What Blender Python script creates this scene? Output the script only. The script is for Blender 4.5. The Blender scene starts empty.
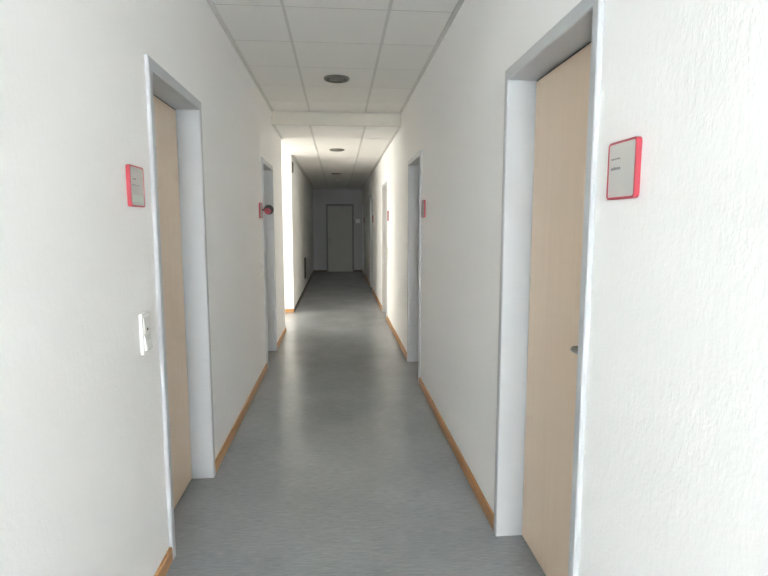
import bpy, bmesh, math, random
from mathutils import Matrix, Vector
random.seed(7)
S = bpy.context.scene
COL = S.collection

# ------------------------------------------------------------------ measures (metres)
XL, XR = -0.722, 0.710          # faces of the two long walls
H_CAM = 1.40
Z_NEAR, Z_FAR = 2.645, 2.50     # suspended ceiling before / after the step
Y_STEP = 6.06
Y_BACK, Y_END = -7.3, 16.05
Y_S0, Y_S1 = 7.02, 8.57         # the side passage on the left
X_S = -5.2
SIGN_Z = 1.537
D_TOP = 1.991                   # clear height of the door openings
LIP = 0.040                     # face width of the steel door frames
RECESS = 0.103                  # how deep the door leaves sit

# ------------------------------------------------------------------ materials
def mat(name, color, rough=0.6, spec=0.5, metal=0.0):
    m = bpy.data.materials.new(name); m.use_nodes = True
    b = m.node_tree.nodes['Principled BSDF']
    b.inputs['Base Color'].default_value = (*color, 1)
    b.inputs['Roughness'].default_value = rough
    b.inputs['Specular IOR Level'].default_value = spec
    b.inputs['Metallic'].default_value = metal
    return m, m.node_tree, b

def noise(nt, scale, detail=3, rough=0.5, vec_scale=(1, 1, 1), coord='Object'):
    tc = nt.nodes.new('ShaderNodeTexCoord'); mp = nt.nodes.new('ShaderNodeMapping')
    mp.inputs['Scale'].default_value = vec_scale
    nt.links.new(tc.outputs[coord], mp.inputs['Vector'])
    n = nt.nodes.new('ShaderNodeTexNoise')
    n.inputs['Scale'].default_value = scale; n.inputs['Detail'].default_value = detail
    n.inputs['Roughness'].default_value = rough
    nt.links.new(mp.outputs['Vector'], n.inputs['Vector'])
    return n.outputs['Fac']

def ramp(nt, fac, stops):
    r = nt.nodes.new('ShaderNodeValToRGB')
    e = r.color_ramp.elements
    e[0].position, e[0].color = stops[0][0], (*stops[0][1], 1)
    e[1].position, e[1].color = stops[-1][0], (*stops[-1][1], 1)
    for p, c in stops[1:-1]:
        k = e.new(p); k.color = (*c, 1)
    nt.links.new(fac, r.inputs['Fac'])
    return r.outputs['Color']

def bump(nt, b, fac, strength, dist):
    n = nt.nodes.new('ShaderNodeBump')
    n.inputs['Strength'].default_value = strength; n.inputs['Distance'].default_value = dist
    nt.links.new(fac, n.inputs['Height']); nt.links.new(n.outputs['Normal'], b.inputs['Normal'])

def mix(nt, a, b_, fac, mode='MIX'):
    m = nt.nodes.new('ShaderNodeMix'); m.data_type = 'RGBA'; m.blend_type = mode
    for sock, v in ((m.inputs[6], a), (m.inputs[7], b_)):
        if isinstance(v, tuple): sock.default_value = (*v, 1)
        else: nt.links.new(v, sock)
    if isinstance(fac, (int, float)): m.inputs[0].default_value = fac
    else: nt.links.new(fac, m.inputs[0])
    return m.outputs[2]

# ingrain wallpaper painted white
M_WALL, nt, b = mat('white_ingrain_wallpaper', (0.91, 0.91, 0.903), 0.62, 0.35)
f1 = noise(nt, 62, 3, 0.55, (1, 1, 0.42))
f2 = noise(nt, 170, 2, 0.5, (1, 1, 0.6))
bump(nt, b, mix(nt, f1, f2, 0.35), 0.55, 0.0034)

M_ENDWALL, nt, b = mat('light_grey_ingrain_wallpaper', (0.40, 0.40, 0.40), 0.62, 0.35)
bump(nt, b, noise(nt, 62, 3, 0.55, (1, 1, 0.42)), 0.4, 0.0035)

# grey streaked linoleum, streaks across the corridor
M_FLOOR, nt, b = mat('grey_linoleum', (0.22, 0.23, 0.24), 0.33, 0.6)
s1 = noise(nt, 1.0, 4, 0.6, (9, 150, 9))
s2 = noise(nt, 1.0, 3, 0.55, (24, 330, 24))
s3 = noise(nt, 2.2, 2)
c1 = ramp(nt, s1, [(0.25, (0.221, 0.237, 0.253)), (0.52, (0.324, 0.339, 0.355)), (0.78, (0.427, 0.440, 0.458))])
c2 = ramp(nt, s2, [(0.30, (0.200, 0.214, 0.229)), (0.55, (0.329, 0.345, 0.362)), (0.75, (0.443, 0.456, 0.473))])
cc = mix(nt, c1, c2, 0.45)
cc = mix(nt, cc, ramp(nt, s3, [(0.3, (0.86, 0.87, 0.88)), (0.7, (1, 1, 1))]), 1.0, 'MULTIPLY')
nt.links.new(cc, b.inputs['Base Color'])
rr = nt.nodes.new('ShaderNodeMapRange'); rr.inputs['To Min'].default_value = 0.20; rr.inputs['To Max'].default_value = 0.28
nt.links.new(s3, rr.inputs['Value']); nt.links.new(rr.outputs['Result'], b.inputs['Roughness'])
bump(nt, b, s2, 0.05, 0.001)

# mineral fibre ceiling tile
M_TILE, nt, b = mat('white_mineral_tile', (0.81, 0.80, 0.772), 0.85, 0.2)
bump(nt, b, noise(nt, 420, 2), 0.15, 0.001)
M_RAIL, nt, b = mat('white_ceiling_rail', (0.62, 0.61, 0.585), 0.5, 0.4)
M_STEP, nt, b = mat('cream_painted_board', (0.60, 0.575, 0.505), 0.7, 0.3)
bump(nt, b, noise(nt, 90, 2), 0.05, 0.001)
M_JOINT, nt, b = mat('grey_tile_joint', (0.30, 0.295, 0.275), 0.8, 0.2)
M_VOID, _, _ = mat('dark_gap', (0.06, 0.058, 0.052), 0.9, 0.1)

# grey lacquered steel frame
M_FRAME, nt, b = mat('light_grey_lacquer', (0.49, 0.51, 0.53), 0.38, 0.5)
bump(nt, b, noise(nt, 300, 2), 0.03, 0.0005)

M_DARKFRAME, nt, b = mat('dark_grey_lacquer', (0.17, 0.17, 0.155), 0.45, 0.4)
bump(nt, b, noise(nt, 300, 2), 0.03, 0.0005)

# pale maple laminate, vertical grain
M_WOOD, nt, b = mat('pale_maple_laminate', (0.60, 0.47, 0.35), 0.42, 0.45)
g1 = noise(nt, 1.0, 5, 0.6, (60, 60, 1.3))
g2 = noise(nt, 1.0, 3, 0.5, (260, 260, 5))
w1 = ramp(nt, g1, [(0.28, (0.726, 0.577, 0.433)), (0.5, (0.763, 0.613, 0.467)), (0.75, (0.795, 0.649, 0.505))])
w2 = ramp(nt, g2, [(0.3, (0.726, 0.577, 0.437)), (0.7, (0.795, 0.644, 0.500))])
nt.links.new(mix(nt, w1, w2, 0.35), b.inputs['Base Color'])

M_GREYDOOR, nt, b = mat('olive_grey_lacquer', (0.36, 0.36, 0.315), 0.45, 0.4)
bump(nt, b, noise(nt, 200, 2), 0.03, 0.0005)

# orange-brown wooden skirting
M_SKIRT, nt, b = mat('orange_beech_skirting', (0.47, 0.24, 0.095), 0.45, 0.5)
nt.links.new(ramp(nt, noise(nt, 1.0, 4, 0.6, (40, 3, 120)), [(0.3, (0.42, 0.215, 0.085)), (0.7, (0.53, 0.285, 0.12))]), b.inputs['Base Color'])

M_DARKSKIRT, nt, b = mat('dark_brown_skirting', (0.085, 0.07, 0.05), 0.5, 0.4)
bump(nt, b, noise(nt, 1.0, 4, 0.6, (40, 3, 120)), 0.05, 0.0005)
M_RED, nt, b = mat('coral_red_plastic', (0.46, 0.055, 0.08), 0.4, 0.5)
bump(nt, b, noise(nt, 500, 2), 0.03, 0.0004)
M_PANEL, nt, b = mat('pale_grey_sign_plate', (0.60, 0.60, 0.57), 0.25, 0.5)
bump(nt, b, noise(nt, 120, 2), 0.02, 0.0004)
M_DETECT, nt, b = mat('aged_grey_plastic', (0.42, 0.42, 0.39), 0.5, 0.3)  # one even mid grey, darker than the white plastic
bump(nt, b, noise(nt, 300, 2), 0.02, 0.0003)
M_STRIP, nt, b = mat('pale_green_paper_strip', (0.50, 0.56, 0.49), 0.5, 0.3)
M_INK, nt, b = mat('dark_grey_print', (0.17, 0.17, 0.17), 0.6, 0.2)
M_PLASTIC, nt, b = mat('white_plastic', (0.80, 0.80, 0.78), 0.3, 0.5)
M_DARK, nt, b = mat('dark_plastic', (0.022, 0.02, 0.018), 0.45, 0.4)
M_STEEL, nt, b = mat('brushed_steel', (0.30, 0.29, 0.275), 0.35, 0.5, 1.0)
bump(nt, b, noise(nt, 1.0, 2, 0.5, (400, 400, 20)), 0.05, 0.0003)
M_LAMP, nt, b = mat('dull_reflector', (0.11, 0.106, 0.09), 0.6, 0.3, 0.0)
M_RING, nt, b = mat('grey_lamp_ring', (0.17, 0.165, 0.14), 0.45, 0.5)
M_TUBE, nt, b = mat('opal_lamp_tube', (0.34, 0.33, 0.29), 0.4, 0.5)
M_GRILLE, nt, b = mat('dark_brown_grille', (0.06, 0.055, 0.045), 0.5, 0.4)
M_PVC, nt, b = mat('white_window_frame', (0.8, 0.8, 0.79), 0.35, 0.5)

M_GLASS = bpy.data.materials.new('clear_glass'); M_GLASS.use_nodes = True
nt = M_GLASS.node_tree; nt.nodes.clear()
o = nt.nodes.new('ShaderNodeOutputMaterial'); mx = nt.nodes.new('ShaderNodeMixShader')
tr = nt.nodes.new('ShaderNodeBsdfTransparent'); gl = nt.nodes.new('ShaderNodeBsdfGlossy')
gl.inputs['Roughness'].default_value = 0.02; mx.inputs[0].default_value = 0.06
nt.links.new(tr.outputs[0], mx.inputs[1]); nt.links.new(gl.outputs[0], mx.inputs[2]); nt.links.new(mx.outputs[0], o.inputs[0])

# ------------------------------------------------------------------ mesh helpers
def box(bm, x0, x1, y0, y1, z0, z1, mi=0, bev=0.0):
    r = bmesh.ops.create_cube(bm, size=1)
    vs = r['verts']
    for v in vs:
        v.co = Vector(((x0 + x1) / 2 + v.co.x * (x1 - x0), (y0 + y1) / 2 + v.co.y * (y1 - y0), (z0 + z1) / 2 + v.co.z * (z1 - z0)))
    fs = {f for v in vs for f in v.link_faces}
    for f in fs: f.material_index = mi
    if bev > 0:
        es = {e for v in vs for e in v.link_edges}
        rb = bmesh.ops.bevel(bm, geom=list(es), offset=bev, segments=2, affect='EDGES', profile=0.5)
        for f in rb['faces']: f.material_index = mi

def prism(bm, pts, z0, z1, mi=0):
    """plan polygon (x, y) extruded in z"""
    lo = [bm.verts.new((p[0], p[1], z0)) for p in pts]; hi = [bm.verts.new((p[0], p[1], z1)) for p in pts]
    fs = [bm.faces.new(lo[::-1]), bm.faces.new(hi)]
    n = len(pts)
    for i in range(n): fs.append(bm.faces.new((lo[i], lo[(i + 1) % n], hi[(i + 1) % n], hi[i])))
    for f in fs: f.material_index = mi

def rrect(w, h, r, seg=5, cx=0, cz=0):
    out = []
    for sx, sz, a0 in ((1, 1, 0), (-1, 1, 90), (-1, -1, 180), (1, -1, 270)):
        for k in range(seg + 1):
            a = math.radians(a0 + 90 * k / seg)
            out.append((cx + sx * (w / 2 - r) + r * math.cos(a), cz + sz * (h / 2 - r) + r * math.sin(a)))
    return out

def slab(bm, loops, mi=0, cap0=True, cap1=True):
    """loops: list of (outline [(x,z)], y) rings joined in order along y"""
    rings = [[bm.verts.new((p[0], y, p[1])) for p in pts] for pts, y in loops]
    n = len(rings[0])
    for a, b_ in zip(rings, rings[1:]):
        for i in range(n):
            f = bm.faces.new((a[i], a[(i + 1) % n], b_[(i + 1) % n], b_[i])); f.material_index = mi
    if cap0: bm.faces.new(rings[0]).material_index = mi
    if cap1: bm.faces.new(rings[-1][::-1]).material_index = mi

def lathe(bm, prof, seg=40, mi=0, axis='z', closed=False):
    """prof: (radius, height) ring profile turned about an axis"""
    rings = []
    for r, h in prof:
        ring = []
        for k in range(seg):
            a = 2 * math.pi * k / seg
            p = (r * math.cos(a), r * math.sin(a), h)
            if axis == 'y': p = (p[0], h, p[1])
            if axis == 'x': p = (h, p[0], p[1])
            ring.append(bm.verts.new(p))
        rings.append(ring)
    prs = list(zip(rings, rings[1:])) + ([(rings[-1], rings[0])] if closed else [])
    for a, b_ in prs:
        for i in range(seg):
            bm.faces.new((a[i], a[(i + 1) % seg], b_[(i + 1) % seg], b_[i])).material_index = mi
    if not closed:
        bm.faces.new(rings[0]).material_index = mi; bm.faces.new(rings[-1]).material_index = mi

def link(name, bm, mats, parent=None, kind=None, smooth=False):
    bmesh.ops.recalc_face_normals(bm, faces=bm.faces)
    me = bpy.data.meshes.new(name); bm.to_mesh(me); bm.free()
    for m in (mats if isinstance(mats, (list, tuple)) else [mats]): me.materials.append(m)
    if smooth:
        for p in me.polygons: p.use_smooth = True
        try: me.set_sharp_from_angle(angle=math.radians(35))
        except Exception: pass
    ob = bpy.data.objects.new(name, me); COL.objects.link(ob)
    if parent: ob.parent = parent
    if kind: ob['kind'] = kind
    return ob

def empty(name, loc, rz=0.0):
    e = bpy.data.objects.new(name, None); e.empty_display_size = 0.05
    e.location = loc; e.rotation_euler = (0, 0, rz); COL.objects.link(e)
    return e

def tag(o, label, cat, group=None):
    o['label'] = label; o['category'] = cat
    if group: o['group'] = group
    return o

def copy_tree(o, parent=None):
    c = o.copy(); COL.objects.link(c)
    if parent: c.parent = parent
    for ch in list(o.children): copy_tree(ch, c)
    return c

# ------------------------------------------------------------------ room shell
TH, TH2 = 0.17, 0.36
def door_wall(bm, side, y0, y1, doors, x=None):
    """long wall with recesses for doors; side = -1 left, +1 right"""
    x = x if x is not None else (XL if side < 0 else XR)
    def bx(a, b_, ya, yb, za, zb):
        xs = sorted((x + side * a, x + side * b_)); box(bm, xs[0], xs[1], ya, yb, za, zb)
    e = LIP - 0.010
    ys = y0
    for d0, d1 in doors:
        bx(0, TH, ys, d0 + LIP - 0.010, -0.02, 2.9)
        bx(0, TH, d0 + LIP - 0.010, d1 - LIP + 0.010, D_TOP + 0.010, 2.9)
        ys = d1 - LIP + 0.010
    bx(0, TH, ys, y1, -0.02, 2.9)
    bx(TH, TH2, y0, y1, -0.02, 2.9)

L_DOORS = [(2.145, 2.920), (5.160, 5.945)]
R_DOORS = [(1.429, 2.238), (4.545, 5.347), (7.760, 8.555), (11.16, 11.97), (14.81, 15.62)]

bm = bmesh.new(); door_wall(bm, -1, Y_BACK, Y_S0, L_DOORS); link('wall_left', bm, M_WALL, kind='structure')
bm = bmesh.new(); door_wall(bm, 1, -5.20, Y_END + 0.3, R_DOORS); link('wall_right', bm, M_WALL, kind='structure')
# left wall beyond the side passage, and that passage's two walls
XLF0, XLF1 = -0.737, -0.775
bm = bmesh.new()
prism(bm, [(XLF0, Y_S1), (XLF1, Y_END + 0.3), (-1.1, Y_END + 0.3), (-1.1, Y_S1)], -0.02, 2.9)
link('wall_left_far', bm, M_WALL, kind='structure')
bm = bmesh.new(); box(bm, X_S, -1.1, Y_S1, Y_S1 + 0.25, -0.02, 2.9); link('wall_passage_far', bm, M_WALL, kind='structure')

def window_wall(name, axis, pos, out, a0, a1, w0, w1, z0, z1, wname):
    """wall across a corridor end with one window; axis 'y' = wall faces +-y"""
    def bx(bm, d0, d1, u0, u1, za, zb, mi=0, bev=0):
        ds = sorted((pos + out * d0, pos + out * d1))
        if axis == 'y': box(bm, u0, u1, ds[0], ds[1], za, zb, mi, bev)
        else: box(bm, ds[0], ds[1], u0, u1, za, zb, mi, bev)
    bm = bmesh.new()
    bx(bm, 0, 0.25, a0, w0, -0.02, 2.9); bx(bm, 0, 0.25, w1, a1, -0.02, 2.9)
    bx(bm, 0, 0.25, w0, w1, -0.02, z0); bx(bm, 0, 0.25, w0, w1, z1, 2.9)
    link(name, bm, M_WALL, kind='structure')
    w = empty(wname, (0, 0, 0)); w['kind'] = 'structure'
    bm = bmesh.new(); t = 0.055
    bx(bm, 0.10, 0.17, w0, w0 + t, z0, z1, 0, .004); bx(bm, 0.10, 0.17, w1 - t, w1, z0, z1, 0, .004)
    bx(bm, 0.10, 0.17, w0 + t, w1 - t, z0, z0 + t, 0, .004); bx(bm, 0.10, 0.17, w0 + t, w1 - t, z1 - t, z1, 0, .004)
    m_ = (w0 + w1) / 2
    bx(bm, 0.11, 0.16, m_ - 0.03, m_ + 0.03, z0 + t, z1 - t, 0, .004)
    link('window_frame', bm, M_PVC, w)
    bm = bmesh.new()
    bx(bm, 0.130, 0.136, w0 + t, m_ - 0.03, z0 + t, z1 - t); bx(bm, 0.130, 0.136, m_ + 0.03, w1 - t, z0 + t, z1 - t)
    link('window_pane', bm, M_GLASS, w)

window_wall('wall_right_near', 'x', XR, 1, Y_BACK - 0.25, -5.20, -7.05, -5.30, 0.15, 2.55, 'window_1')
bm = bmesh.new(); box(bm, XL - TH2, XR, Y_BACK - 0.25, Y_BACK, -0.02, 2.9); link('wall_back', bm, M_WALL, kind='structure')
window_wall('wall_passage_end', 'x', X_S, -1, Y_S0 - 0.25, Y_S1 + 0.25, Y_S0 + 0.06, Y_S1 - 0.06, 0.15, 2.42, 'window_2')

window_wall('wall_passage_near', 'y', Y_S0, -1, X_S, XL - TH2, -3.75, -1.70, 0.15, 2.42, 'added_window_3')  # unseen window added here to brighten the passage and the junction

# end wall with its own door recess
E0, E1 = -0.375, 0.455
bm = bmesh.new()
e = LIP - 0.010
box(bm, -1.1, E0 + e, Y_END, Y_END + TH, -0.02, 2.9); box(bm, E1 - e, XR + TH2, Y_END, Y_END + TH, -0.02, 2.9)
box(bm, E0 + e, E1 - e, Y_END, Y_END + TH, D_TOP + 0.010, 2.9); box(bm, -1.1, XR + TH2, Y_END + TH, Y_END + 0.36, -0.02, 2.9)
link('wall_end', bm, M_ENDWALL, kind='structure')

bm = bmesh.new(); box(bm, -5.5, 1.1, Y_BACK - 0.3, Y_END + 0.4, -0.12, 0.0); link('floor', bm, M_FLOOR, kind='structure')

# suspended ceiling: tiles, exposed rails along the corridor, wall angle
def ceil_field(bm, xs, ys, z, gx, gy):
    for xa, xb in zip(xs, xs[1:]):
        for ya, yb in zip(ys, ys[1:]):
            box(bm, xa + gx, xb - gx, ya + gy, yb - gy, z, z + 0.018, 0)
            if yb < ys[-1]: box(bm, xa + gx, xb - gx, yb - gy, yb + gy, z + 0.0012, z + 0.017, 3)
bm = bmesh.new()
ys = [Y_BACK] + [3.235 + 0.585 * k for k in range(-18, 5)] + [Y_STEP]
ys = [y for y in ys if Y_BACK <= y <= Y_STEP]
RX = 0.306
xa, xb = XL + 0.020, XR - 0.020
ceil_field(bm, [xa, -RX], ys, Z_NEAR, 0.011, 0.0035); ceil_field(bm, [-RX, RX], ys, Z_NEAR, 0.011, 0.0035); ceil_field(bm, [RX, xb], ys, Z_NEAR, 0.011, 0.0035)
for x in (-RX, RX): box(bm, x - 0.0105, x + 0.0105, Y_BACK, Y_STEP, Z_NEAR + 0.003, Z_NEAR + 0.017, 1)
box(bm, XL, xa + 0.008, Y_BACK, Y_STEP, Z_NEAR - 0.002, Z_NEAR + 0.016, 1); box(bm, xb - 0.008, XR, Y_BACK, Y_STEP, Z_NEAR - 0.002, Z_NEAR + 0.016, 1)
box(bm, XL, XR, Y_BACK, Y_STEP, Z_NEAR + 0.020, Z_NEAR + 0.25, 2)
ys = [Y_STEP + 0.02] + [6.27 + 0.635 * k for k in range(0, 15)] + [Y_END]
for a, b_ in ((XL + 0.02, -RX), (-RX, RX), (RX, XR - 0.02)): ceil_field(bm, [a, b_], ys, Z_FAR, 0.013, 0.0035)
for x in (-RX, RX): box(bm, x - 0.0125, x + 0.0125, Y_STEP + 0.02, Y_END, Z_FAR + 0.004, Z_FAR + 0.017, 1)
box(bm, XL, XL + 0.028, Y_STEP + 0.02, Y_S0, Z_FAR - 0.002, Z_FAR + 0.016, 1)
box(bm, XLF1, XL + 0.028, Y_S1, Y_END, Z_FAR - 0.002, Z_FAR + 0.016, 1)
box(bm, XR - 0.028, XR, Y_STEP + 0.02, Y_END, Z_FAR - 0.002, Z_FAR + 0.016, 1)
sx = [XL + 0.006 - 0.61 * k for k in range(0, 8)][::-1]; sx[0] = X_S
box(bm, XL - 0.001, XL + 0.032, Y_S0, Y_S1, Z_FAR, Z_FAR + 0.016, 0)
ceil_field(bm, sx, [Y_S0, Y_S0 + 0.47, Y_S1 - 0.47, Y_S1], Z_FAR, 0.0025, 0.006)
box(bm, -5.5, 1.1, Y_STEP + 0.02, Y_END + 0.4, Z_FAR + 0.020, Z_FAR + 0.25, 2)
box(bm, -5.6, 1.2, Y_BACK - 0.4, Y_END + 0.5, 2.9, 3.0, 2)
link('ceiling', bm, [M_TILE, M_RAIL, M_VOID, M_JOINT], kind='structure')
# step between the two ceiling levels
bm = bmesh.new()
box(bm, XL, XR, Y_STEP, Y_STEP + 0.022, Z_FAR - 0.001, Z_NEAR - 0.006, 0, 0.001)
box(bm, XL, XR, Y_STEP - 0.018, Y_STEP + 0.002, Z_NEAR - 0.006, Z_NEAR + 0.01, 1)
link('trim_1', bm, [M_STEP, M_RAIL], kind='structure')

# ------------------------------------------------------------------ skirting
def skirt_y(bm, side, x, runs, x1=None):
    for ya, yb in runs:
        prof = [(0, 0), (0.013, 0), (0.013, 0.052), (0.009, 0.060), (0, 0.060)]
        rings = []
        for y in (ya, yb):
            xx = x if x1 is None else x + (x1 - x) * (y - runs[0][0]) / (runs[-1][1] - runs[0][0])
            rings.append([bm.verts.new((xx - side * p[0], y, p[1])) for p in prof])
        n = len(prof)
        for i in range(n): bm.faces.new((rings[0][i], rings[0][(i + 1) % n], rings[1][(i + 1) % n], rings[1][i]))
        bm.faces.new(rings[0]); bm.faces.new(rings[1])
def gaps(y0, y1, doors):
    out, y = [], y0
    for a, b_ in doors:
        out.append((y, a)); y = b_
    out.append((y, y1)); return out
bm = bmesh.new(); skirt_y(bm, -1, XL, gaps(Y_BACK, Y_S0, L_DOORS)); link('baseboard_left', bm, M_SKIRT, kind='structure')
bm = bmesh.new(); skirt_y(bm, 1, XR, gaps(Y_BACK, Y_END, R_DOORS)); link('baseboard_right', bm, M_SKIRT, kind='structure')
bm = bmesh.new(); skirt_y(bm, -1, XLF0, [(Y_S1 - 0.013, Y_END)], XLF1); link('baseboard_left_far', bm, M_DARKSKIRT, kind='structure')
bm = bmesh.new(); box(bm, X_S, XLF0, Y_S1 - 0.013, Y_S1, 0, 0.060, 0, 0.002); link('baseboard_passage_far', bm, M_SKIRT, kind='structure')
bm = bmesh.new(); box(bm, X_S, XL, Y_S0, Y_S0 + 0.013, 0, 0.060, 0, 0.002); link('baseboard_passage_near', bm, M_SKIRT, kind='structure')
bm = bmesh.new(); box(bm, XLF1, E0, Y_END - 0.013, Y_END, 0, 0.060, 0, 0.002); box(bm, E1, XR, Y_END - 0.013, Y_END, 0, 0.060, 0, 0.002)
link('baseboard_end', bm, M_DARKSKIRT, kind='structure')

# ------------------------------------------------------------------ doors (local: x along wall, y out of the wall, z up)
def make_door(n, loc, rz, width, handle_side, leaf_mat=None, frame_mat=None):
    """handle_side +1: handle near local +x end"""
    d = empty('door_%d' % n, loc, rz); d['kind'] = 'structure'
    hw = width / 2 - LIP                       # half clear width
    prof = [(0, -0.168), (0, 0.011), (0.0035, 0.015), (LIP - 0.0035, 0.015), (LIP, 0.011), (LIP, 0.0003), (0.0098, 0.0003), (0.0098, -0.168)]
    bm = bmesh.new(); cols = []
    for w, q in prof:
        cols.append([bm.verts.new((-hw - w, q, 0.0005)), bm.verts.new((-hw - w, q, D_TOP + 1.2 * w)), bm.verts.new((hw + w, q, D_TOP + 1.2 * w)), bm.verts.new((hw + w, q, 0.0005))])
    m = len(prof)
    for i in range(m):
        a, b_ = cols[i], cols[(i + 1) % m]
        for k in range(3): bm.faces.new((a[k], a[k + 1], b_[k + 1], b_[k]))
    bm.faces.new([c[0] for c in cols]); bm.faces.new([c[3] for c in cols])
    # rubber seal strip behind the leaf edge
    link('door_frame', bm, frame_mat or M_FRAME, d)
    bm = bmesh.new()
    box(bm, -hw + 0.0075, hw - 0.0075, -RECESS - 0.040, -RECESS, 0.007, D_TOP - 0.0075, 0, 0.0015)
    leaf = link('door_leaf', bm, leaf_mat or M_WOOD, d)
    bm = bmesh.new()
    box(bm, -hw + 0.0003, -hw + 0.0070, -0.160, -RECESS - 0.004, 0.0006, D_TOP - 0.0003)
    box(bm, hw - 0.0070, hw - 0.0003, -0.160, -RECESS - 0.004, 0.0006, D_TOP - 0.0003)
    box(bm, -hw + 0.0070, hw - 0.0070, -0.160, -RECESS - 0.004, D_TOP - 0.0070, D_TOP - 0.0003)
    link('door_seal', bm, M_DARK, d)
    # lever handle with rose and lock plate
    hx = handle_side * (hw - 0.065); s = -handle_side
    bm = bmesh.new()
    lathe(bm, [(0.026, -RECESS + 0.0002), (0.026, -RECESS + 0.006), (0.022, -RECESS + 0.009), (0.0105, -RECESS + 0.009), (0.0105, -RECESS + 0.040), (0.0, -RECESS + 0.0405)][:5], 28, 0, 'y')
    for v in bm.verts: v.co.x += hx; v.co.z += 1.00
    hnd = link('door_handle', bm, M_STEEL, leaf, smooth=True)
    bm = bmesh.new()
    path = [(0.0, 0.040), (0.004, 0.050), (0.016, 0.056), (0.05, 0.056), (0.085, 0.056), (0.094, 0.056), (0.102, 0.050), (0.104, 0.040)]
    rings = []
    for i, (px, py) in enumerate(path):
        p0 = path[max(i - 1, 0)]; p1 = path[min(i + 1, len(path) - 1)]
        t = Vector((p1[0] - p0[0], p1[1] - p0[1], 0)).normalized(); nrm = Vector((-t.y, t.x, 0))
        ring = []
        for k in range(12):
            a = 2 * math.pi * k / 12
            q = Vector((px, py, 0)) + nrm * (0.0095 * math.cos(a)) + Vector((0, 0, 0.0095 * math.sin(a)))
            ring.append(bm.verts.new((hx + s * q.x, -RECESS + q.y, 1.00 + q.z)))
        rings.append(ring)
    for a, b_ in zip(rings, rings[1:]):
        for k in range(12): bm.faces.new((a[k], a[(k + 1) % 12], b_[(k + 1) % 12], b_[k]))
    bm.faces.new(rings[0]); bm.faces.new(rings[-1])
    link('lever', bm, M_STEEL, hnd, smooth=True)
    bm = bmesh.new()
    lathe(bm, [(0.026, -RECESS + 0.0002), (0.026, -RECESS + 0.006), (0.022, -RECESS + 0.009), (0.009, -RECESS + 0.009), (0.009, -RECESS + 0.013)], 28, 0, 'y')
    for v in bm.verts: v.co.x += hx; v.co.z += 0.928
    link('lock_rose', bm, M_STEEL, hnd, smooth=True)
    return d
RZ = {-1: -math.pi / 2, 1: math.pi / 2}
n = 1
for side, x, lst in ((-1, XL, L_DOORS), (1, XR, R_DOORS)):
    for a, b_ in lst:
        make_door(n, (x, (a + b_) / 2, 0), RZ[side], b_ - a, 1 if side < 0 else -1); n += 1
make_door(n, ((E0 + E1) / 2, Y_END, 0), math.pi, E1 - E0, 1, M_GREYDOOR, M_DARKFRAME)

# ------------------------------------------------------------------ door signs
def glyphs(bm, x_left, z, height, length, y, bold):
    """a short illegible line of print; reading direction is local -x"""
    x = x_left; end = x_left - length
    while x > end:
        w = height * random.uniform(0.45, 0.75); h = height * random.choice((0.68, 0.68, 0.72, 1.0))
        t = height * (0.30 if bold else 0.17)
        box(bm, x - t, x, y, y + 0.0003, z, z + h)
        box(bm, x - w, x - w + t, y, y + 0.0003, z, z + height * 0.68)
        box(bm, x - w + t, x - t, y, y + 0.0003, z + height * random.choice((0, 0.3, 0.55)), z + height * 0.12 + height * random.choice((0.02, 0.3, 0.55)))
        x -= w + height * 0.22
def make_sign(lines, strip, label, group=None):
    s = empty('door_sign', (0, 0, 0)); tag(s, label, 'sign', group)
    W, HS = 0.133, 0.143
    bm = bmesh.new()
    o, i = rrect(W, HS, 0.011), rrect(W - 0.011, HS - 0.011, 0.007)
    o2 = rrect(W - 0.003, HS - 0.003, 0.010)
    slab(bm, [(o, 0.0003), (o, 0.0120), (o2, 0.0135), (i, 0.0135), (i, 0.0105)], 0)
    link('sign_frame', bm, M_RED, s)
    bm = bmesh.new()
    p = rrect(W - 0.0115, HS - 0.0115, 0.0065)
    slab(bm, [(p, 0.0106), (p, 0.0121)], 0)
    pl = link('sign_plate', bm, M_PANEL, s)
    if strip:
        bm = bmesh.new(); box(bm, -0.050, 0.046, 0.0121, 0.0124, -0.055, -0.030); link('paper_strip', bm, M_STRIP, pl)
    if lines:
        bm = bmesh.new()
        for x0, z, h, l, bold in lines: glyphs(bm, x0, z, h, l, 0.0122, bold)
        link('sign_print', bm, M_INK, pl)
    return s
def place_sign(s, side, y, z=SIGN_Z, x=None):
    s.location = ((x if x is not None else (XL if side < 0 else XR)), y, z); s.rotation_euler = (0, 0, RZ[side])
g1 = make_sign([(0.049, 0.027, 0.006, 0.042, False), (0.049, 0.002, 0.009, 0.042, True)], False,
    'large red-framed square sign on the white wall right of the nearest right-hand door')
place_sign(g1, 1, 1.280)
g2 = make_sign([(0.038, 0.022, 0.007, 0.026, True), (0.046, 0.002, 0.005, 0.062, False)], True,
    'red-framed square sign on the near left wall, above the white switch')
place_sign(g2, -1, 1.972)
for side, y, lab in ((-1, 5.000, 'thin red sign edge on the left wall beside the round red and black disc'),
                     (1, 4.396, 'small pinkish red-framed sign before the second door on the right wall'),
                     (1, 7.610, 'tiny brownish-red sign on the brightly lit stretch of right wall, before the third door'),
                     (1, 11.010, 'tiny dark red sign on the shaded right wall, just beyond the brightest wall stretch'),
                     (1, 14.660, 'faintest, farthest red sign on the dark right wall near the end door')):
    c = copy_tree(g1); c['label'] = lab; place_sign(c, side, y)

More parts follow.
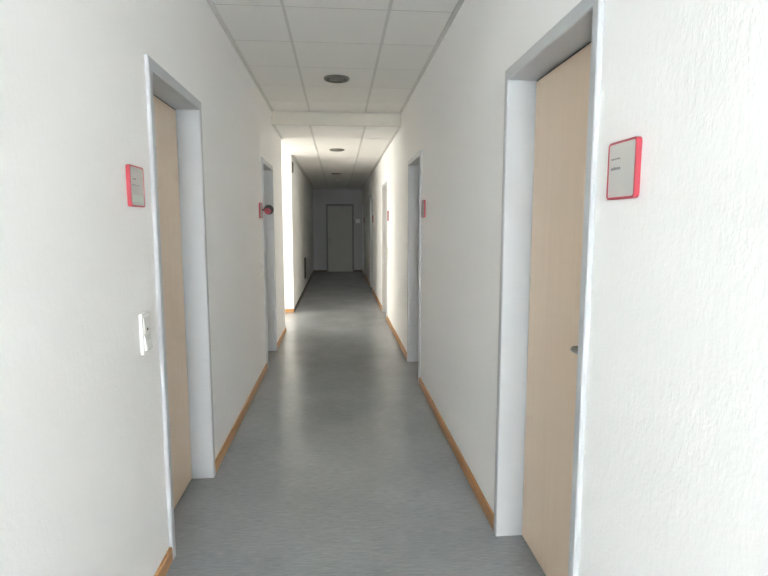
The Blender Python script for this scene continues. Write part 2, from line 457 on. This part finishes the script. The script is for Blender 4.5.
# white square sign by the end door
t = empty('wall_sign', (0.573, Y_END, 1.532), math.pi); tag(t, 'small pale square plate on the end wall, right of the dark end door', 'sign')
bm = bmesh.new(); o = rrect(0.125, 0.125, 0.006); slab(bm, [(o, 0.0003), (o, 0.010), (rrect(0.121, 0.121, 0.005), 0.012)]); link('sign_frame', bm, M_PLASTIC, t)
bm = bmesh.new(); o = rrect(0.100, 0.100, 0.004); slab(bm, [(o, 0.0121), (o, 0.0128)]); link('sign_plate', bm, M_PLASTIC, t)

# ------------------------------------------------------------------ switches
def make_switch(label):
    s = empty('light_switch', (0, 0, 0)); tag(s, label, 'switch', None)
    W, Hh = 0.084, 0.152
    bm = bmesh.new()
    o, o2, i = rrect(W, Hh, 0.006), rrect(W - 0.005, Hh - 0.005, 0.005), rrect(0.060, 0.128, 0.003)
    slab(bm, [(o, 0.0003), (o, 0.0085), (o2, 0.011), (i, 0.011), (i, 0.008)])
    link('switch_plate', bm, M_PLASTIC, s)
    # upper rocker, pressed in at the top
    bm = bmesh.new()
    pts = [(0.029, 0.004), (-0.029, 0.004), (-0.029, 0.062), (0.029, 0.062)]
    lo = [bm.verts.new((x, 0.0082, z)) for x, z in pts]
    hi = [bm.verts.new((x, 0.0165 if z < 0.03 else 0.0125, z)) for x, z in pts]
    bm.faces.new(lo); bm.faces.new(hi)
    for k in range(4): bm.faces.new((lo[k], lo[(k + 1) % 4], hi[(k + 1) % 4], hi[k]))
    r = link('rocker', bm, M_PLASTIC, s)
    bm = bmesh.new(); lathe(bm, [(0.0052, 0.0140), (0.0052, 0.0172), (0.004, 0.0176)], 20, 0, 'y')
    for v in bm.verts: v.co.z += 0.016; v.co.x += 0.006
    link('indicator_lamp', bm, M_DARK, r)
    # lower socket with a ribbed hinged flap
    bm = bmesh.new()
    pts = [(0.029, -0.060), (-0.029, -0.060), (-0.029, -0.003), (0.029, -0.003)]
    lo = [bm.verts.new((x, 0.0082, z)) for x, z in pts]
    hi = [bm.verts.new((x, 0.020 if z < -0.03 else 0.0125, z)) for x, z in pts]
    bm.faces.new(lo); bm.faces.new(hi)
    for k in range(4): bm.faces.new((lo[k], lo[(k + 1) % 4], hi[(k + 1) % 4], hi[k]))
    f = link('socket_flap', bm, M_PLASTIC, s)
    bm = bmesh.new()
    for k in range(4):
        z = -0.052 + k * 0.007; yy = 0.0125 + 0.0075 * (-0.003 - z) / 0.057
        box(bm, -0.022, 0.022, yy - 0.001, yy + 0.0018, z, z + 0.003)
    link('grip_ribs', bm, M_PLASTIC, f)
    return s
sw = make_switch('white double switch on the near left wall, below the red-framed sign')
sw.location = (XL, 1.992, 1.005); sw.rotation_euler = (0, 0, RZ[-1])
c = copy_tree(sw); c['label'] = 'small white switch edge on the left wall before the second left door'; c.location = (XL, 4.975, 1.005)
c = copy_tree(sw); c['label'] = 'tiny white switch on the right wall, far below the brownish sign near the third door'; c.location = (XR, 7.610, 1.005); c.rotation_euler = (0, 0, RZ[1])

# ------------------------------------------------------------------ round red and black disc sticking out by the second left door
dz = empty('round_wall_plaque', (XL, 5.112, 1.548)); tag(dz, 'round red and black disc sticking out from the left wall beside the second left door', 'plaque')
bm = bmesh.new(); lathe(bm, [(0.043, 0.0), (0.046, 0.003), (0.046, 0.017), (0.043, 0.020), (0.0, 0.020)][:4], 40, 0, 'y')
for v in bm.verts: v.co.x += 0.066
link('disc', bm, M_DARK, dz, smooth=True)
bm = bmesh.new()
cx, cz, r, yy = 0.055, -0.013, 0.030, -0.0035
pts = [(cx + r * math.cos(2 * math.pi * k / 28), cz + r * 0.92 * math.sin(2 * math.pi * k / 28)) for k in range(28)]
pts2 = [(cx + (p[0] - cx) * 0.6, cz + (p[1] - cz) * 0.6) for p in pts]
slab(bm, [(pts, 0.001), (pts, -0.003), (pts2, -0.008)])
link('red_face', bm, M_RED, dz, smooth=True)
bm = bmesh.new()
for dx, dzz, rr_ in ((-0.006, 0.010, 0.006), (0.014, -0.006, 0.005), (0.006, 0.017, 0.004)):
    q = [(cx + dx + rr_ * math.cos(2 * math.pi * k / 14), cz + dzz + rr_ * math.sin(2 * math.pi * k / 14)) for k in range(14)]
    slab(bm, [(q, -0.004), (q, -0.0088)])
link('black_spots', bm, M_DARK, dz)
bm = bmesh.new(); box(bm, 0.0003, 0.006, -0.006, 0.026, -0.022, 0.022, 0, 0.001); box(bm, 0.005, 0.024, 0.006, 0.014, -0.009, 0.009, 0, 0.001)
link('wall_bracket', bm, M_DARK, dz)

# ------------------------------------------------------------------ recessed downlights (off)
def make_light(label):
    t = empty('ceiling_light', (0, 0, 0)); t.scale = (0.93, 0.93, 1); tag(t, label, 'lamp', None)
    bm = bmesh.new()
    lathe(bm, [(0.098, 0.0005), (0.118, -0.0002), (0.119, -0.003), (0.113, -0.0150), (0.101, -0.0160), (0.097, -0.001)], 48, 0, 'z', closed=True)
    link('trim_ring', bm, M_RING, t, smooth=True)
    bm = bmesh.new()
    prof = [(0.0985, -0.0075), (0.090, -0.0050), (0.070, -0.0030), (0.04, -0.0018), (0.004, -0.0012)]
    rings = []
    for r, h in prof:
        rings.append([bm.verts.new((r * math.cos(2 * math.pi * k / 40), r * math.sin(2 * math.pi * k / 40), h)) for k in range(40)])
    for a, b_ in zip(rings, rings[1:]):
        for k in range(40): bm.faces.new((a[k], a[(k + 1) % 40], b_[(k + 1) % 40], b_[k]))
    bm.faces.new(rings[-1])
    link('reflector', bm, M_LAMP, t, smooth=True)
    for sy in (-0.030, 0.030):
        bm = bmesh.new(); lathe(bm, [(0.0025, -0.062), (0.0048, -0.058), (0.0048, 0.058), (0.0025, 0.062)], 14, 0, 'x')
        for v in bm.verts: v.co.y += sy; v.co.z += -0.0080
        link('lamp_tube', bm, M_TUBE, t, smooth=True)
    bm = bmesh.new()
    for k in (-0.06, 0.0, 0.06):
        hl = math.sqrt(0.096 ** 2 - k * k)
        box(bm, k - 0.0012, k + 0.0012, -hl, hl, -0.0155, -0.0130); box(bm, -hl, hl, k - 0.0012, k + 0.0012, -0.0155, -0.0130)
    link('louvre', bm, M_RING, t)
    return t
l0 = make_light('round grey recessed downlight in the near ceiling, before the ceiling step'); l0.location = (-0.005, 4.695, Z_NEAR)
for x, y, z, lab in ((0.03, 2.945, Z_NEAR, 'round ceiling light cut off by the top edge of the photo'),
                     (-0.015, 7.92, Z_FAR, 'round downlight in the brightly lit ceiling just beyond the step'),
                     (-0.04, 11.5, Z_FAR, 'round downlight in the shaded far ceiling, small and dark')):
    c = copy_tree(l0); c['label'] = lab; c.location = (x, y, z)
sd = empty('smoke_detector', (-0.005, 13.3, Z_FAR)); tag(sd, 'small pale domed detector on the darkest far ceiling, before the end wall', 'detector')
bm = bmesh.new(); lathe(bm, [(0.055, -0.0002), (0.055, -0.012), (0.050, -0.014)], 32); link('base', bm, M_PANEL, sd, smooth=True)
bm = bmesh.new(); lathe(bm, [(0.046, -0.0142), (0.046, -0.030), (0.036, -0.044), (0.012, -0.048)], 32); link('dome', bm, M_DETECT, sd, smooth=True)

# ------------------------------------------------------------------ dark fittings on the far left wall
def xfar(y): return XLF0 + (XLF1 - XLF0) * (y - Y_S1) / (Y_END - Y_S1)
v_ = empty('wall_bracket', (xfar(8.80), 8.80, 2.330), RZ[-1]); tag(v_, 'narrow dark upright fitting high on the left wall, at the bright corner below the ceiling', 'bracket')
bm = bmesh.new(); box(bm, -0.035, 0.035, 0.0005, 0.008, -0.090, 0.090, 0, 0.002); link('back_plate', bm, M_GRILLE, v_)
bm = bmesh.new(); box(bm, -0.022, 0.022, 0.008, 0.018, -0.078, 0.078, 0, 0.004); link('cover', bm, M_GRILLE, v_)
v_ = empty('wall_grille', (xfar(11.7), 11.70, 0.475), RZ[-1]); tag(v_, 'dark narrow upright panel low on the shaded far left wall, above the skirting', 'grille')
bm = bmesh.new()
for a, b_, c0, d0 in ((-0.16, -0.14, -0.225, 0.225), (0.14, 0.16, -0.225, 0.225), (-0.14, 0.14, -0.225, -0.205), (-0.14, 0.14, 0.205, 0.225)):
    box(bm, a, b_, 0.0015, 0.020, c0, d0, 0, 0.001)
link('grille_frame', bm, M_GRILLE, v_)
bm = bmesh.new()
for k in range(14): box(bm, -0.1395, 0.1395, 0.005, 0.015, -0.198 + k * 0.0285, -0.182 + k * 0.0285)
box(bm, -0.1395, 0.1395, 0.0015, 0.004, -0.2045, 0.2045)
link('slats', bm, M_GRILLE, v_)

# ------------------------------------------------------------------ light: daylight through windows, with an added one filling the passage
def area(name, loc, rot, sx_, sy_, power, color, spread=180):
    l = bpy.data.lights.new(name, 'AREA'); l.shape = 'RECTANGLE'; l.size = sx_; l.size_y = sy_
    l.energy = power; l.color = color; l.spread = math.radians(spread)
    ob = bpy.data.objects.new(name, l); ob.location = loc; ob.rotation_euler = rot; COL.objects.link(ob); return ob
area('daylight_behind', (XR + 0.27, -6.175, 1.35), (math.radians(90), 0, math.radians(90)), 1.72, 2.38, 1320, (0.92, 0.965, 1.0))
area('daylight_passage', (X_S - 0.27, (Y_S0 + Y_S1) / 2, 1.285), (math.radians(90), 0, math.radians(-90)), 1.43, 2.27, 112, (1.0, 0.945, 0.83))
area('added_passage_fill', (-2.725, Y_S0 - 0.27, 1.285), (math.radians(90), 0, 0), 2.05, 2.27, 150, (1.0, 0.945, 0.83))  # fill for the added side window, lights the far passage wall
l = bpy.data.lights.new('sun', 'SUN'); l.energy = 20; l.angle = math.radians(0.6); l.color = (1.0, 0.94, 0.82)
so = bpy.data.objects.new('sun', l); so.location = (-6, 0, 5); COL.objects.link(so)
so.rotation_euler = Vector((0.45, 1.0, -0.36)).to_track_quat('-Z', 'Y').to_euler()  # aimed through the added side window so it bounces off the passage wall

W = bpy.data.worlds.new('sky'); S.world = W; W.use_nodes = True
bg = W.node_tree.nodes['Background']
bg.inputs['Color'].default_value = (0.75, 0.85, 1.0, 1); bg.inputs['Strength'].default_value = 1.0

# ------------------------------------------------------------------ camera
F, VPX, VPY = 529.0, 338.7, 225.5
p = math.atan((288 - VPY) / F)
d = Vector(((VPX - 384) / F, (288 - VPY) / F, 1)).normalized()
up = Vector((0, math.cos(p), -math.sin(p))); up = (up - d * d.dot(up)).normalized()
x = up.cross(d)
# rows x, d, up are the world axes seen from the camera (right, up, forward)
right = Vector((x[0], d[0], up[0])); cup = Vector((x[1], d[1], up[1])); fwd = Vector((x[2], d[2], up[2]))
mtx = Matrix((right, cup, -fwd)).transposed().to_4x4(); mtx.translation = (0, 0, H_CAM)
cam = bpy.data.cameras.new('camera'); cam.sensor_width = 36; cam.lens = F / 768 * 36; cam.clip_start = 0.02
co = bpy.data.objects.new('camera', cam); co.matrix_world = mtx; COL.objects.link(co); S.camera = co

S.view_settings.view_transform = 'Standard'; S.view_settings.look = 'None'
S.view_settings.gamma = 1.0; S.view_settings.use_curve_mapping = False
S.view_settings.exposure = 0.05
S.cycles.use_denoising = True
S.cycles.max_bounces = 16; S.cycles.diffuse_bounces = 10; S.cycles.glossy_bounces = 6; S.cycles.transparent_max_bounces = 12
S.cycles.sample_clamp_indirect = 0.0
